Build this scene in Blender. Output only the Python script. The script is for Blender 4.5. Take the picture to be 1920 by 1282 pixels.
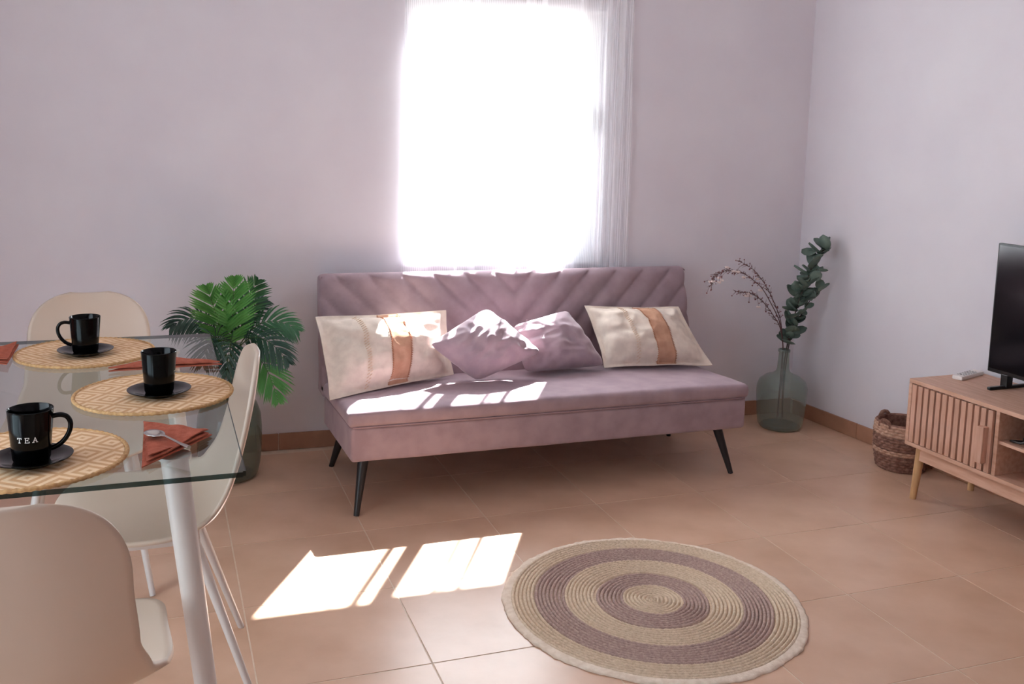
import bpy, bmesh, math, random
from mathutils import Vector, Matrix, noise
random.seed(7)
SC = bpy.context.scene
COL = SC.collection
PI = math.pi
for o in list(bpy.data.objects): bpy.data.objects.remove(o)

def lin(c):
    return tuple(((v / 255) / 12.92 if v / 255 <= .04045 else ((v / 255 + .055) / 1.055) ** 2.4) for v in c)

# ---------------------------------------------------------------- camera
YAW, PITCH, ROLL = .3544, .1211, .0300
cam_d = bpy.data.cameras.new('camera')
cam_d.sensor_fit = 'HORIZONTAL'; cam_d.sensor_width = 36
cam_d.lens = 1819.3 / 1920 * 36
cam_d.shift_y = -(641 - 467.4) / 1920
cam_d.clip_start = .02
cam = bpy.data.objects.new('camera', cam_d); COL.objects.link(cam)
fw = Vector((math.sin(YAW), math.cos(YAW), 0)); rt = Vector((math.cos(YAW), -math.sin(YAW), 0)); up = Vector((0, 0, 1))
f2 = fw * math.cos(PITCH) - up * math.sin(PITCH); u2 = up * math.cos(PITCH) + fw * math.sin(PITCH)
r3 = rt * math.cos(ROLL) + u2 * math.sin(ROLL); u3 = u2 * math.cos(ROLL) - rt * math.sin(ROLL)
cam.matrix_world = Matrix(((r3.x, u3.x, -f2.x, -.677), (r3.y, u3.y, -f2.y, -4.201), (r3.z, u3.z, -f2.z, 1.4137), (0, 0, 0, 1)))
SC.camera = cam

# ---------------------------------------------------------------- world, sun, added fill lamp on the left
w = bpy.data.worlds.new('sky'); SC.world = w; w.use_nodes = True
bg = w.node_tree.nodes['Background']; bg.inputs[0].default_value = (.72, .87, 1, 1); bg.inputs[1].default_value = 1.9
sun_d = bpy.data.lights.new('sun', 'SUN'); sun_d.energy = 68; sun_d.angle = math.radians(.7); sun_d.color = (.97, .99, 1)
sun = bpy.data.objects.new('sun', sun_d); COL.objects.link(sun)
sun.rotation_euler = Vector((-.45, -.80, -1)).to_track_quat('-Z', 'Y').to_euler()
sun.location = (4, 6, 7)
def area(name, loc, direction, sx, sy, power, color):
    d = bpy.data.lights.new(name, 'AREA'); d.shape = 'RECTANGLE'; d.size = sx; d.size_y = sy; d.energy = power; d.color = color
    o = bpy.data.objects.new(name, d); COL.objects.link(o); o.location = loc
    o.rotation_euler = Vector(direction).to_track_quat('-Z', 'Z').to_euler(); return o
area('fill_light_left', (-2.08, -2.6, 1.08), (1, 0, 0), 1.4, 2.05, 8, (.84, .94, 1))  # unseen area lamp added to brighten the room from the left

vs = SC.view_settings
vs.view_transform = 'Standard'; vs.look = 'None'; vs.exposure = 1.1; vs.gamma = 1; vs.use_curve_mapping = False
cy = SC.cycles
cy.use_denoising = True
cy.max_bounces = 10; cy.diffuse_bounces = 8; cy.glossy_bounces = 5; cy.transparent_max_bounces = 24
cy.caustics_reflective = False; cy.caustics_refractive = False; cy.sample_clamp_indirect = 6

# ---------------------------------------------------------------- materials
class NT:
    def __init__(s, name):
        s.m = bpy.data.materials.new(name); s.m.use_nodes = True; s.t = s.m.node_tree; s.t.nodes.clear()
    def n(s, typ, **kw):
        nd = s.t.nodes.new(typ)
        for k, v in kw.items():
            if k.startswith('i_'):
                key = k[2:]; nd.inputs[int(key) if key.isdigit() else key.replace('_', ' ')].default_value = v
            else: setattr(nd, k, v)
        return nd
    def l(s, a, b): s.t.links.new(a, b)
    def out(s, sock): o = s.n('ShaderNodeOutputMaterial'); s.l(sock, o.inputs[0]); return s.m
def c4(c): return (c[0], c[1], c[2], 1)
def pm(name, rgb, rough=.5, rgb2=None, scale=20, bump=0, bscale=200, sheen=0, spec=.5, metallic=0, coat=0, stretch=(1, 1, 1), detail=4, objrand=0, contrast=(.35, .65), sheen_tint=None):
    t = NT(name); p = t.n('ShaderNodeBsdfPrincipled'); a = lin(rgb); b = lin(rgb2) if rgb2 else a
    p.inputs['Base Color'].default_value = c4(a); p.inputs['Roughness'].default_value = rough
    p.inputs['Specular IOR Level'].default_value = spec; p.inputs['Metallic'].default_value = metallic
    p.inputs['Coat Weight'].default_value = coat; p.inputs['Sheen Weight'].default_value = sheen; p.inputs['Sheen Roughness'].default_value = .45
    if sheen_tint: p.inputs['Sheen Tint'].default_value = c4(sheen_tint)
    tc = t.n('ShaderNodeTexCoord'); mp = t.n('ShaderNodeMapping'); mp.inputs['Scale'].default_value = stretch; t.l(tc.outputs['Object'], mp.inputs[0])
    if rgb2:
        nz = t.n('ShaderNodeTexNoise'); nz.inputs['Scale'].default_value = scale; nz.inputs['Detail'].default_value = detail; t.l(mp.outputs[0], nz.inputs['Vector'])
        cr = t.n('ShaderNodeValToRGB'); cr.color_ramp.elements[0].color = c4(a); cr.color_ramp.elements[1].color = c4(b)
        cr.color_ramp.elements[0].position = contrast[0]; cr.color_ramp.elements[1].position = contrast[1]
        t.l(nz.outputs['Fac'], cr.inputs[0]); cs = cr.outputs[0]
        if objrand:
            oi = t.n('ShaderNodeObjectInfo'); mr = t.n('ShaderNodeMapRange'); mr.inputs['To Min'].default_value = 1 - objrand; mr.inputs['To Max'].default_value = 1 + objrand
            t.l(oi.outputs['Random'], mr.inputs[0]); hs = t.n('ShaderNodeHueSaturation'); t.l(mr.outputs[0], hs.inputs['Value']); t.l(cs, hs.inputs['Color']); cs = hs.outputs[0]
        t.l(cs, p.inputs['Base Color'])
    if bump:
        n2 = t.n('ShaderNodeTexNoise'); n2.inputs['Scale'].default_value = bscale; n2.inputs['Detail'].default_value = 3; t.l(mp.outputs[0], n2.inputs['Vector'])
        bp = t.n('ShaderNodeBump'); bp.inputs['Strength'].default_value = bump; bp.inputs['Distance'].default_value = .003
        t.l(n2.outputs['Fac'], bp.inputs['Height']); t.l(bp.outputs[0], p.inputs['Normal'])
    return t.out(p.outputs[0])
def thin_glass(name, tint, ior=1.5, dif=None, difw=0, rough=0.0):
    t = NT(name); tr = t.n('ShaderNodeBsdfTransparent'); tr.inputs[0].default_value = c4(tint)
    base = tr.outputs[0]
    if dif:
        d = t.n('ShaderNodeBsdfDiffuse'); d.inputs[0].default_value = c4(lin(dif)); mx = t.n('ShaderNodeMixShader'); mx.inputs[0].default_value = difw
        t.l(base, mx.inputs[1]); t.l(d.outputs[0], mx.inputs[2]); base = mx.outputs[0]
    g = t.n('ShaderNodeBsdfGlossy'); g.inputs['Roughness'].default_value = rough; fr = t.n('ShaderNodeFresnel'); fr.inputs[0].default_value = ior
    ge = t.n('ShaderNodeNewGeometry'); inv = t.n('ShaderNodeMath', operation='SUBTRACT'); inv.inputs[0].default_value = 1; t.l(ge.outputs['Backfacing'], inv.inputs[1])
    mu = t.n('ShaderNodeMath', operation='MULTIPLY'); t.l(fr.outputs[0], mu.inputs[0]); t.l(inv.outputs[0], mu.inputs[1])   # reflect once, at the outer face
    m2 = t.n('ShaderNodeMixShader'); t.l(mu.outputs[0], m2.inputs[0]); t.l(base, m2.inputs[1]); t.l(g.outputs[0], m2.inputs[2])
    return t.out(m2.outputs[0])

M = {}
M['wall'] = pm('wall_paint', (223, 218, 223), .85, (218, 212, 218), 3, bump=.08, bscale=60, spec=.2)
M['wall_r'] = pm('wall_paint_side', (222, 219, 224), .85, (218, 214, 220), 3, bump=.08, bscale=60, spec=.2)
M['ceiling'] = pm('ceiling_paint', (235, 234, 235), .9)
M['tile'] = pm('terracotta_tile', (212, 175, 149), .3, (199, 160, 133), 5, bump=.05, bscale=90, spec=.5, objrand=.05, detail=6)
M['grout'] = pm('grout', (224, 205, 186), .7, (212, 192, 172), 30)
M['skirt'] = pm('skirting_tile', (176, 130, 104), .4, (160, 116, 92), 8, objrand=.05)
M['frame'] = pm('white_window_frame', (238, 238, 240), .35)
M['glass'] = thin_glass('window_glass', (.97, .98, .98))
M['outside'] = pm('sunny_paving', (150, 143, 136), .9)
M['chrome'] = pm('chrome', (210, 210, 212), .15, metallic=1)
M['velvet'] = pm('mauve_velvet', (162, 140, 146), .8, (148, 126, 133), 14, bump=.12, bscale=500, sheen=.35, spec=.15, sheen_tint=(.9, .78, .82))
M['velvet2'] = pm('cushion_velvet', (178, 156, 162), .75, (164, 142, 150), 18, bump=.1, bscale=500, sheen=.35, spec=.2)
M['black_wood'] = pm('black_leg', (30, 26, 27), .4)
M['piping'] = pm('piping', (150, 124, 130), .8)
M['cream'] = pm('cream_cotton', (226, 211, 196), .9, (214, 198, 184), 30, bump=.25, bscale=350, spec=.1, sheen=.1)
M['rust'] = pm('rust_stripe', (202, 158, 132), .9, (190, 144, 118), 30, bump=.3, bscale=350, spec=.1)
M['lace'] = pm('stitch_trim', (222, 196, 170), .9, (206, 172, 142), 60, bump=.5, bscale=250)
M['stitch'] = pm('brown_stitch', (176, 112, 78), .9)
M['jute_light'] = pm('light_jute', (224, 204, 180), .95, (206, 184, 158), 90, bump=.6, bscale=260, spec=.1)
M['jute_dark'] = pm('brown_jute', (170, 144, 136), .95, (196, 172, 160), 110, bump=.6, bscale=260, spec=.1, contrast=(.4, .7))
M['fringe'] = pm('cotton_edge', (232, 216, 198), .95, (218, 198, 178), 60, bump=.5, bscale=150)
M['shell'] = pm('beige_plastic', (206, 187, 170), .42, (202, 182, 164), 4, spec=.4)
M['white_leg'] = pm('white_metal_leg', (206, 199, 194), .35)
M['tabletop'] = thin_glass('clear_table_glass', (.90, .94, .93))
M['glass_edge'] = thin_glass('glass_edge', (.06, .10, .10), rough=.05)
M['straw'] = None
M['straw_rim'] = pm('straw_rim', (206, 164, 114), .85, (176, 132, 86), 120, bump=.6, bscale=200)
M['ceramic'] = pm('black_ceramic', (3, 3, 4), .12, spec=.2)
M['print'] = pm('white_print', (226, 224, 220), .6)
M['napkin'] = pm('rust_linen', (176, 98, 78), .9, (156, 82, 64), 60, bump=.4, bscale=300, spec=.1)
M['steel'] = pm('polished_steel', (200, 198, 196), .12, metallic=1)
M['bottle'] = thin_glass('green_bottle_glass', (.76, .83, .80), dif=(152, 162, 154), difw=.34, rough=.03)
M['bottle_d'] = thin_glass('dark_bottle_glass', (.55, .62, .57), dif=(122, 128, 116), difw=.42, rough=.03)
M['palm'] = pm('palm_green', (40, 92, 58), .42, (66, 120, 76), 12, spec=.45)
M['palm_lit'] = pm('lit_palm_green', (70, 140, 66), .42, (96, 164, 84), 12, spec=.45)  # brighter green for the lit fronds, light put into the colour
M['palm_shaded'] = pm('shaded_palm_green', (28, 58, 46), .4, (40, 78, 58), 12, spec=.5)  # same fronds in shade, the shading painted as a darker green
M['stem'] = pm('palm_stem', (62, 84, 44), .6)
M['euc'] = pm('eucalyptus_leaf', (112, 130, 116), .6, (90, 108, 98), 30, objrand=.18)
M['euc_stem'] = pm('eucalyptus_stem', (78, 62, 54), .7)
M['twig'] = pm('dry_twig', (104, 76, 74), .8)
M['bud'] = pm('dry_bud', (128, 84, 84), .8)
M['petal'] = pm('pale_petal', (226, 208, 202), .8)
M['oak'] = pm('light_oak', (208, 168, 146), .5, (192, 150, 126), 7, bump=.08, bscale=60, stretch=(8, 1, 8), spec=.3)
M['oak_v'] = pm('oak_slat', (206, 164, 144), .5, (188, 146, 124), 8, bump=.08, bscale=60, stretch=(8, 8, 1), spec=.3, objrand=.05)
M['oak_leg'] = pm('oak_leg', (208, 168, 122), .45, (190, 148, 104), 10, stretch=(8, 8, 1))
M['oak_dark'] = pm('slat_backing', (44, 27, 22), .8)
M['tv'] = pm('black_tv', (10, 10, 12), .3)
M['screen'] = pm('tv_screen', (5, 6, 9), .12, spec=.5)
M['remote'] = pm('white_remote', (232, 226, 222), .4)
M['key'] = pm('grey_key', (170, 166, 166), .5)
M['device'] = pm('black_device', (22, 21, 22), .5)
M['wicker'] = pm('brown_wicker', (152, 112, 96), .9, (108, 72, 60), 60, bump=.6, bscale=120)
M['wicker_l'] = pm('pale_wicker', (200, 164, 142), .9, (172, 132, 110), 80, bump=.6, bscale=140)
def straw_mat():
    t = NT('woven_straw'); p = t.n('ShaderNodeBsdfPrincipled'); p.inputs['Roughness'].default_value = .8; p.inputs['Specular IOR Level'].default_value = .25
    tc = t.n('ShaderNodeTexCoord'); mp = t.n('ShaderNodeMapping'); mp.inputs['Rotation'].default_value = (0, 0, math.radians(0)); t.l(tc.outputs['Object'], mp.inputs[0])
    sx = t.n('ShaderNodeSeparateXYZ'); t.l(mp.outputs[0], sx.inputs[0])
    def mth(op, a, b=None):
        m = t.n('ShaderNodeMath', operation=op)
        for i, v in enumerate((a, b)):
            if v is None: continue
            if isinstance(v, (int, float)): m.inputs[i].default_value = v
            else: t.l(v, m.inputs[i])
        return m.outputs[0]
    def tri(v, per): return mth('PINGPONG', v, per / 2)
    d = mth('ADD', tri(sx.outputs['X'], .104), tri(mth('ADD', sx.outputs['Y'], .02), .104))
    ringz = tri(d, .026)
    k = mth('DIVIDE', ringz, .013)
    cr = t.n('ShaderNodeValToRGB'); e = cr.color_ramp.elements; e[0].position = .38; e[0].color = c4(lin((198, 150, 108))); e[1].position = .62; e[1].color = c4(lin((238, 208, 172)))
    t.l(k, cr.inputs[0])
    nz = t.n('ShaderNodeTexNoise'); nz.inputs['Scale'].default_value = 90; t.l(tc.outputs['Object'], nz.inputs['Vector'])
    mx = t.n('ShaderNodeMix', data_type='RGBA'); mx.inputs[0].default_value = .35; t.l(cr.outputs[0], mx.inputs[6])
    c2 = t.n('ShaderNodeValToRGB'); c2.color_ramp.elements[0].color = c4(lin((184, 136, 92))); c2.color_ramp.elements[1].color = c4(lin((230, 194, 152))); t.l(nz.outputs['Fac'], c2.inputs[0])
    t.l(c2.outputs[0], mx.inputs[7]); t.l(mx.outputs[2], p.inputs['Base Color'])
    bp = t.n('ShaderNodeBump'); bp.inputs['Strength'].default_value = .7; bp.inputs['Distance'].default_value = .002
    t.l(mth('ADD', cr.outputs[0], mth('MULTIPLY', nz.outputs['Fac'], .5)), bp.inputs['Height']); t.l(bp.outputs[0], p.inputs['Normal'])
    return t.out(p.outputs[0])
M['straw'] = straw_mat()
def curtain_mat():
    t = NT('sheer_striped_voile'); tc = t.n('ShaderNodeTexCoord'); sx = t.n('ShaderNodeSeparateXYZ'); t.l(tc.outputs['Object'], sx.inputs[0])
    def mth(op, a, b=None, clamp=False):
        m = t.n('ShaderNodeMath', operation=op); m.use_clamp = clamp
        for i, v in enumerate((a, b)):
            if v is None: continue
            if isinstance(v, (int, float)): m.inputs[i].default_value = v
            else: t.l(v, m.inputs[i])
        return m.outputs[0]
    X = sx.outputs['X']
    st = mth('GREATER_THAN', mth('PINGPONG', X, .0042), .0024)
    nz = t.n('ShaderNodeTexNoise', noise_dimensions='1D'); nz.inputs['Scale'].default_value = 16; nz.inputs['Detail'].default_value = 1; t.l(X, nz.inputs['W'])
    fold = mth('MULTIPLY', mth('SUBTRACT', nz.outputs['Fac'], .55, True), 4.6)
    op = mth('ADD', mth('ADD', mth('MULTIPLY', st, .17), .52), fold, True)
    tr = t.n('ShaderNodeBsdfTransparent'); df = t.n('ShaderNodeBsdfDiffuse'); df.inputs[0].default_value = (.93, .93, .95, 1)
    tl = t.n('ShaderNodeBsdfTranslucent'); tl.inputs[0].default_value = (.92, .93, .96, 1)
    m1 = t.n('ShaderNodeMixShader'); m1.inputs[0].default_value = .5; t.l(df.outputs[0], m1.inputs[1]); t.l(tl.outputs[0], m1.inputs[2])
    m2 = t.n('ShaderNodeMixShader'); t.l(op, m2.inputs[0]); t.l(tr.outputs[0], m2.inputs[1]); t.l(m1.outputs[0], m2.inputs[2])
    return t.out(m2.outputs[0])
M['curtain'] = curtain_mat()

# ---------------------------------------------------------------- helpers
class MB:
    def __init__(s): s.v = []; s.f = []; s.boxy = False; s.round = False
    def box(s, x0, x1, y0, y1, z0, z1, bev=0):
        s.boxy = True
        if bev:
            bm = bmesh.new(); bmesh.ops.create_cube(bm, size=1)
            for v in bm.verts: v.co = Vector(((x0 + x1) / 2 + v.co.x * (x1 - x0), (y0 + y1) / 2 + v.co.y * (y1 - y0), (z0 + z1) / 2 + v.co.z * (z1 - z0)))
            bmesh.ops.bevel(bm, geom=bm.edges[:], offset=bev, segments=2, profile=.6, affect='EDGES'); s.bm(bm); return s
        b = len(s.v); s.v += [(x, y, z) for z in (z0, z1) for y in (y0, y1) for x in (x0, x1)]
        s.f += [tuple(b + i for i in q) for q in ((0, 2, 3, 1), (4, 5, 7, 6), (0, 1, 5, 4), (2, 6, 7, 3), (0, 4, 6, 2), (1, 3, 7, 5))]; return s
    def bm(s, bm):
        b = len(s.v); bm.verts.index_update(); s.v += [tuple(v.co) for v in bm.verts]; s.f += [tuple(b + v.index for v in f.verts) for f in bm.faces]; bm.free()
    def tube(s, pts, rad, n=8, cap=True):
        s.round = True; pts = [Vector(p) for p in pts]; m = len(pts); rad = rad if hasattr(rad, '__len__') else [rad] * m
        b = len(s.v); ref = None
        for i, p in enumerate(pts):
            d = (pts[min(i + 1, m - 1)] - pts[max(i - 1, 0)]).normalized()
            if ref is None: ref = Vector((0, 0, 1)) if abs(d.z) < .9 else Vector((1, 0, 0))
            a = d.cross(ref).normalized(); c = a.cross(d).normalized(); ref = c
            for k in range(n):
                t = 2 * PI * k / n; s.v.append(tuple(p + a * math.cos(t) * rad[i] + c * math.sin(t) * rad[i]))
        for i in range(m - 1):
            for k in range(n):
                s.f.append((b + i * n + k, b + i * n + (k + 1) % n, b + (i + 1) * n + (k + 1) % n, b + (i + 1) * n + k))
        if cap: s.f.append(tuple(b + k for k in range(n))); s.f.append(tuple(b + (m - 1) * n + k for k in reversed(range(n))))
        return s
    def lathe(s, prof, n=32, c=(0, 0, 0), fn=None):
        s.round = True; b = len(s.v)
        for j, (r, z) in enumerate(prof):
            for k in range(n):
                t = 2 * PI * k / n; rr = r + (fn(t, z, j) if fn else 0); s.v.append((c[0] + rr * math.cos(t), c[1] + rr * math.sin(t), c[2] + z))
        for j in range(len(prof) - 1):
            for k in range(n):
                s.f.append((b + j * n + k, b + j * n + (k + 1) % n, b + (j + 1) * n + (k + 1) % n, b + (j + 1) * n + k))
        return s
    def grid(s, fn, nu, nv, closed_u=False):
        b = len(s.v)
        for j in range(nv + 1):
            for i in range(nu + (0 if closed_u else 1)): s.v.append(tuple(fn(i / nu, j / nv)))
        W = nu + (0 if closed_u else 1)
        for j in range(nv):
            for i in range(nu):
                s.f.append((b + j * W + i, b + j * W + (i + 1) % W, b + (j + 1) * W + (i + 1) % W, b + (j + 1) * W + i))
        return s
    def mesh(s, name, mat, smooth=True, angle=40, flip=False):
        me = bpy.data.meshes.new(name); me.from_pydata(s.v, [], s.f)
        bm = bmesh.new(); bm.from_mesh(me); bmesh.ops.remove_doubles(bm, verts=bm.verts, dist=1e-6); bmesh.ops.recalc_face_normals(bm, faces=bm.faces)
        if flip: bmesh.ops.reverse_faces(bm, faces=bm.faces)
        bm.to_mesh(me); bm.free()
        if mat: me.materials.append(M[mat] if isinstance(mat, str) else mat)
        if s.boxy and not s.round: smooth = False
        if smooth:
            me.polygons.foreach_set('use_smooth', [True] * len(me.polygons))
            try: me.set_sharp_from_angle(angle=math.radians(angle))
            except Exception: pass
        return me
    def build(s, name, mat, parent=None, smooth=True, angle=40):
        return obj(name, s.mesh(name, mat, smooth, angle), parent)
def obj(name, me, parent=None, loc=None, rotz=0):
    o = bpy.data.objects.new(name, me); COL.objects.link(o)
    if parent: o.parent = parent
    if loc: o.location = loc
    if rotz: o.rotation_euler.z = rotz
    return o
def tag(o, label=None, cat=None, group=None, kind=None):
    if label: o['label'] = label
    if cat: o['category'] = cat
    if group: o['group'] = group
    if kind: o['kind'] = kind
    return o
def thing(name, label, cat, loc=(0, 0, 0), rotz=0, group=None):
    o = bpy.data.objects.new(name, None); COL.objects.link(o); o.location = loc; o.rotation_euler.z = rotz; o.empty_display_size = .05
    return tag(o, label, cat, group)
def bez(p0, p1, p2, n=12):
    p0, p1, p2 = Vector(p0), Vector(p1), Vector(p2)
    return [p0 * (1 - t) ** 2 + p1 * 2 * t * (1 - t) + p2 * t * t for t in [i / n for i in range(n + 1)]]
def solid(o, th, off=-1):
    m = o.modifiers.new('solid', 'SOLIDIFY'); m.thickness = th; m.offset = off; return o
def copy_tree(o, parent=None):
    c = o.copy(); COL.objects.link(c); c.parent = parent
    for k in list(o.children): copy_tree(k, c)
    return c

# ================================================================= the room
TS = .45
TY0 = -.956
fl = MB().box(-2.05, 2.95, -6.05, .02, -.09, -.0012).build('floor', 'grout', None, False); tag(fl, 'terracotta tiled living room floor with pale grout', None, None, 'structure')
tile_me = MB().box(.002, TS - .002, .002, TS - .002, -.012, 0, .0008).mesh('floor_tile', 'tile', True, 30)
for i in range(-4, 6):
    for j in range(-11, 2):
        obj('floor_tile', tile_me, fl, (i * TS, TY0 + j * TS, 0))
WB = (-.25, 0, 0); WBR = -math.radians(1.5)
def wb(x, y, z):   # back wall frame -> world
    v = Matrix.Rotation(WBR, 3, 'Z') @ Vector((x + .25, y, z)); return Vector((v.x - .25, v.y, v.z))
b = MB(); b.box(-1.85, .61, 0, .09, 0, 2.65).box(1.55, 2.95, 0, .09, 0, 2.65).box(.61, 1.55, 0, .09, 0, .82).box(.61, 1.55, 0, .09, 1.985, 2.65)
wall_b = b.build('wall_back', 'wall', None, False); wall_b.location = WB; wall_b.rotation_euler.z = WBR
tag(wall_b, 'pale painted wall with the curtained window', None, None, 'structure')
RW = (2.428, -.07); RWA = math.atan(.085)
wall_r = MB().box(0, .15, -6.2, .25, 0, 2.65).build('wall_right', 'wall_r', None, False); wall_r.location = (RW[0], RW[1], 0); wall_r.rotation_euler.z = RWA
tag(wall_r, 'pale painted side wall behind the television', None, None, 'structure')
wall_l = MB().box(-2.15, -2.0, -6.05, -3.35, 0, 2.65).box(-2.15, -2.0, -1.85, .2, 0, 2.65).box(-2.15, -2.0, -3.35, -1.85, 2.12, 2.65).build('wall_left', 'wall', None, False)  # opening added in the unseen wall for the fill lamp
tag(wall_l, 'pale painted wall with an added opening for the fill light', None, None, 'structure')
wall_f = MB().box(-2.15, 3.1, -6.2, -6.05, 0, 2.65).build('wall_front', 'wall', None, False); tag(wall_f, 'pale painted wall behind the viewer', None, None, 'structure')
ceil = MB().box(-2.15, 3.1, -6.2, .2, 2.65, 2.75).build('ceiling', 'ceiling', None, False); tag(ceil, 'white ceiling', None, None, 'structure')
pat = MB().box(-8, 10, .3, 14, -.35, -.3).build('paving_outside', 'outside', None, False); tag(pat, 'sunlit pale paving outside the window', None, None, 'structure')

def skirting(name, parent_loc, rot, x0, x1, first, along_y=False):
    base = MB()
    base.box(x0, x1, -.006, 0, 0, .072) if not along_y else base.box(-.006, 0, x0, x1, 0, .072)
    o = base.build(name, 'grout', None, False); o.location = parent_loc; o.rotation_euler.z = rot
    tag(o, 'low terracotta skirting tiles along the ' + ('television wall' if along_y else 'window wall'), None, None, 'structure')
    me = (MB().box(.0015, TS - .0015, -.011, -.001, .001, .0745, .0012) if not along_y else MB().box(-.011, -.001, .0015, TS - .0015, .001, .0745, .0012)).mesh('skirting_tile', 'skirt', True, 30)
    p = first
    while p < x1 - .1:
        if p >= x0 - .01: obj('skirting_tile', me, o, (p, 0, 0) if not along_y else (0, p, 0))
        p += TS
    return o
skirting('baseboard_back', WB, WBR, -1.75, 2.665, -1.75 + .015)
skirting('baseboard_right', (RW[0], RW[1], 0), RWA, -5.9, -.012, -.45 * 13 - .02 - .012 + .0, True)

# window
win = thing('window_1', None, None, WB, WBR); win['kind'] = 'structure'; win['label'] = 'white two-sash sliding window behind the sheer curtain'
fr = MB(); fr.box(.612, .636, .02, .09, .822, 1.983, .004).box(1.46, 1.548, .02, .09, .822, 1.983, .004).box(.636, 1.46, .02, .09, 1.925, 1.983, .004).box(.636, 1.46, .02, .09, .822, .87, .004)
fr.build('window_frame', 'frame', win)
for x0, x1, y, wl, wr_ in ((.636, 1.045, .032, .026, .045), (1.035, 1.46, .06, .045, .032)):
    s = MB(); s.box(x0, x0 + wl, y, y + .022, .872, 1.923, .003).box(x1 - wr_, x1, y, y + .022, .872, 1.923, .003).box(x0 + wl, x1 - wr_, y, y + .022, .872, .905, .003).box(x0 + wl, x1 - wr_, y, y + .022, 1.89, 1.923, .003)
    so = s.build('window_sash', 'frame', win)
    MB().box(x0 + wl - .003, x1 - wr_ + .003, y + .009, y + .013, .9, 1.895).build('pane', 'glass', so, False)
hb = MB(); hb.box(1.497, 1.515, .006, .02, 1.42, 1.53, .004).box(1.5, 1.512, -.008, .008, 1.44, 1.46, .003); hb.build('window_handle', 'chrome', win)
MB().box(.6, 1.56, -.012, .02, .8, .82, .004).build('window_sill', 'frame', win)

# curtain with rod
rod = thing('curtain_rod', 'thin white curtain rod above the window, out of view', 'curtain rod', wb(.88, -.05, 2.3), WBR)
r_ = MB(); r_.tube([(-.66, 0, 0), (.66, 0, 0)], .009, 10); r_.build('rod', 'frame', rod)
for s in (-1, 1):
    MB().lathe([(0.0001, -.018), (.014, -.012), (.018, 0), (.014, .012), (.0001, .018)], 12, (s * .67, 0, 0)).build('finial', 'frame', rod)
    MB().box(s * .6 - .006, s * .6 + .006, 0, .05, -.01, .01, .002).build('bracket', 'frame', rod)
cur = thing('sheer_curtain', 'sheer white vertically striped curtain hanging over the bright window', 'curtain', wb(.885, -.028, .3), WBR)
def curf(u, v):
    x = -.545 + 1.09 * u; z = 1.995 * v
    dense = 1 if u < .84 else 1.6
    y = .007 * math.sin(x * 46 + .7 * math.sin(x * 9)) * (1 - .25 * v) + .006 * math.sin(x * 17 + 1.3) * (1 - v * .4)
    if u > .84: y += .008 * math.sin((u - .84) * 190)
    xx = x + (.012 * math.sin(v * 5) * max(0, u - .7) / .3) - .02 * max(0, u - .6) * (1 - v)
    return (xx, y * .6, z)
MB().grid(curf, 260, 14).build('curtain_panel', 'curtain', cur)
hm = MB(); hm.grid(lambda u, v: (lambda p: (p[0], p[1] + .002, 1.995 - .05 + .09 * v))(curf(u, 1)), 200, 2); hm.build('heading', 'curtain', cur)

# ================================================================= sofa
SX0, SX1 = -.035, 1.66
sofa = thing('sofa', 'long mauve velvet sofa bed with chevron stitched backrest and black legs', 'sofa', (.83, -.45, 0))
OX, OY = .83, -.45
tilt = math.radians(3.2)
def seat_pt(x, y, z):   # seat frame: y from 0 (front) to .6 (rear), z from underside
    return (x - OX, -.825 + y * math.cos(tilt) - OY + z * math.sin(tilt) * 0, 0.2 + z - y * math.sin(tilt))
def rounded_block(x0, x1, y0, y1, z0, z1, r, crown=0, nx=60, ny=26):
    bm = bmesh.new(); bmesh.ops.create_cube(bm, size=1)
    for v in bm.verts: v.co = Vector(((x0 + x1) / 2 + v.co.x * (x1 - x0), (y0 + y1) / 2 + v.co.y * (y1 - y0), (z0 + z1) / 2 + v.co.z * (z1 - z0)))
    bmesh.ops.bevel(bm, geom=bm.edges[:], offset=r, segments=4, profile=.5, affect='EDGES')
    long_e = [e for e in bm.edges if abs(e.verts[0].co.x - e.verts[1].co.x) > .5 * (x1 - x0)]
    bmesh.ops.subdivide_edges(bm, edges=long_e, cuts=nx, use_grid_fill=True)
    ye = [e for e in bm.edges if abs(e.verts[0].co.y - e.verts[1].co.y) > .5 * (y1 - y0)]
    bmesh.ops.subdivide_edges(bm, edges=ye, cuts=ny, use_grid_fill=True)
    for v in bm.verts:
        u = (v.co.x - x0) / (x1 - x0); w_ = (v.co.y - y0) / (y1 - y0)
        if v.co.z > (z0 + z1) / 2: v.co.z += crown * max(0, 16 * u * (1 - u) * w_ * (1 - w_)) ** .4 + .004 * noise.noise(Vector((v.co.x * 5, v.co.y * 5, 3))) * (1 if crown else 0)
        v.co.z += .0015 * noise.noise(v.co * 6); v.co = Vector(seat_pt(*v.co))
    m = MB(); m.bm(bm); return m
rounded_block(SX0 + .012, SX1 - .012, .008, .615, 0, .132, .014).build('base', 'velvet', sofa, True, 60)
rounded_block(SX0, SX1, 0, .635, .13, .19, .022, .010).build('seat_cushion', 'velvet', sofa, True, 60)
pp = MB(); pp.tube([seat_pt(SX0 + .012, .59, .131), seat_pt(SX0 + .012, .03, .131), seat_pt(SX0 + .02, .012, .131), seat_pt(SX0 + .04, .006, .131), seat_pt(SX1 - .04, .006, .131), seat_pt(SX1 - .02, .012, .131), seat_pt(SX1 - .012, .03, .131), seat_pt(SX1 - .012, .59, .131)], .0035, 6); pp.build('piping', 'piping', sofa)
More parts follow.
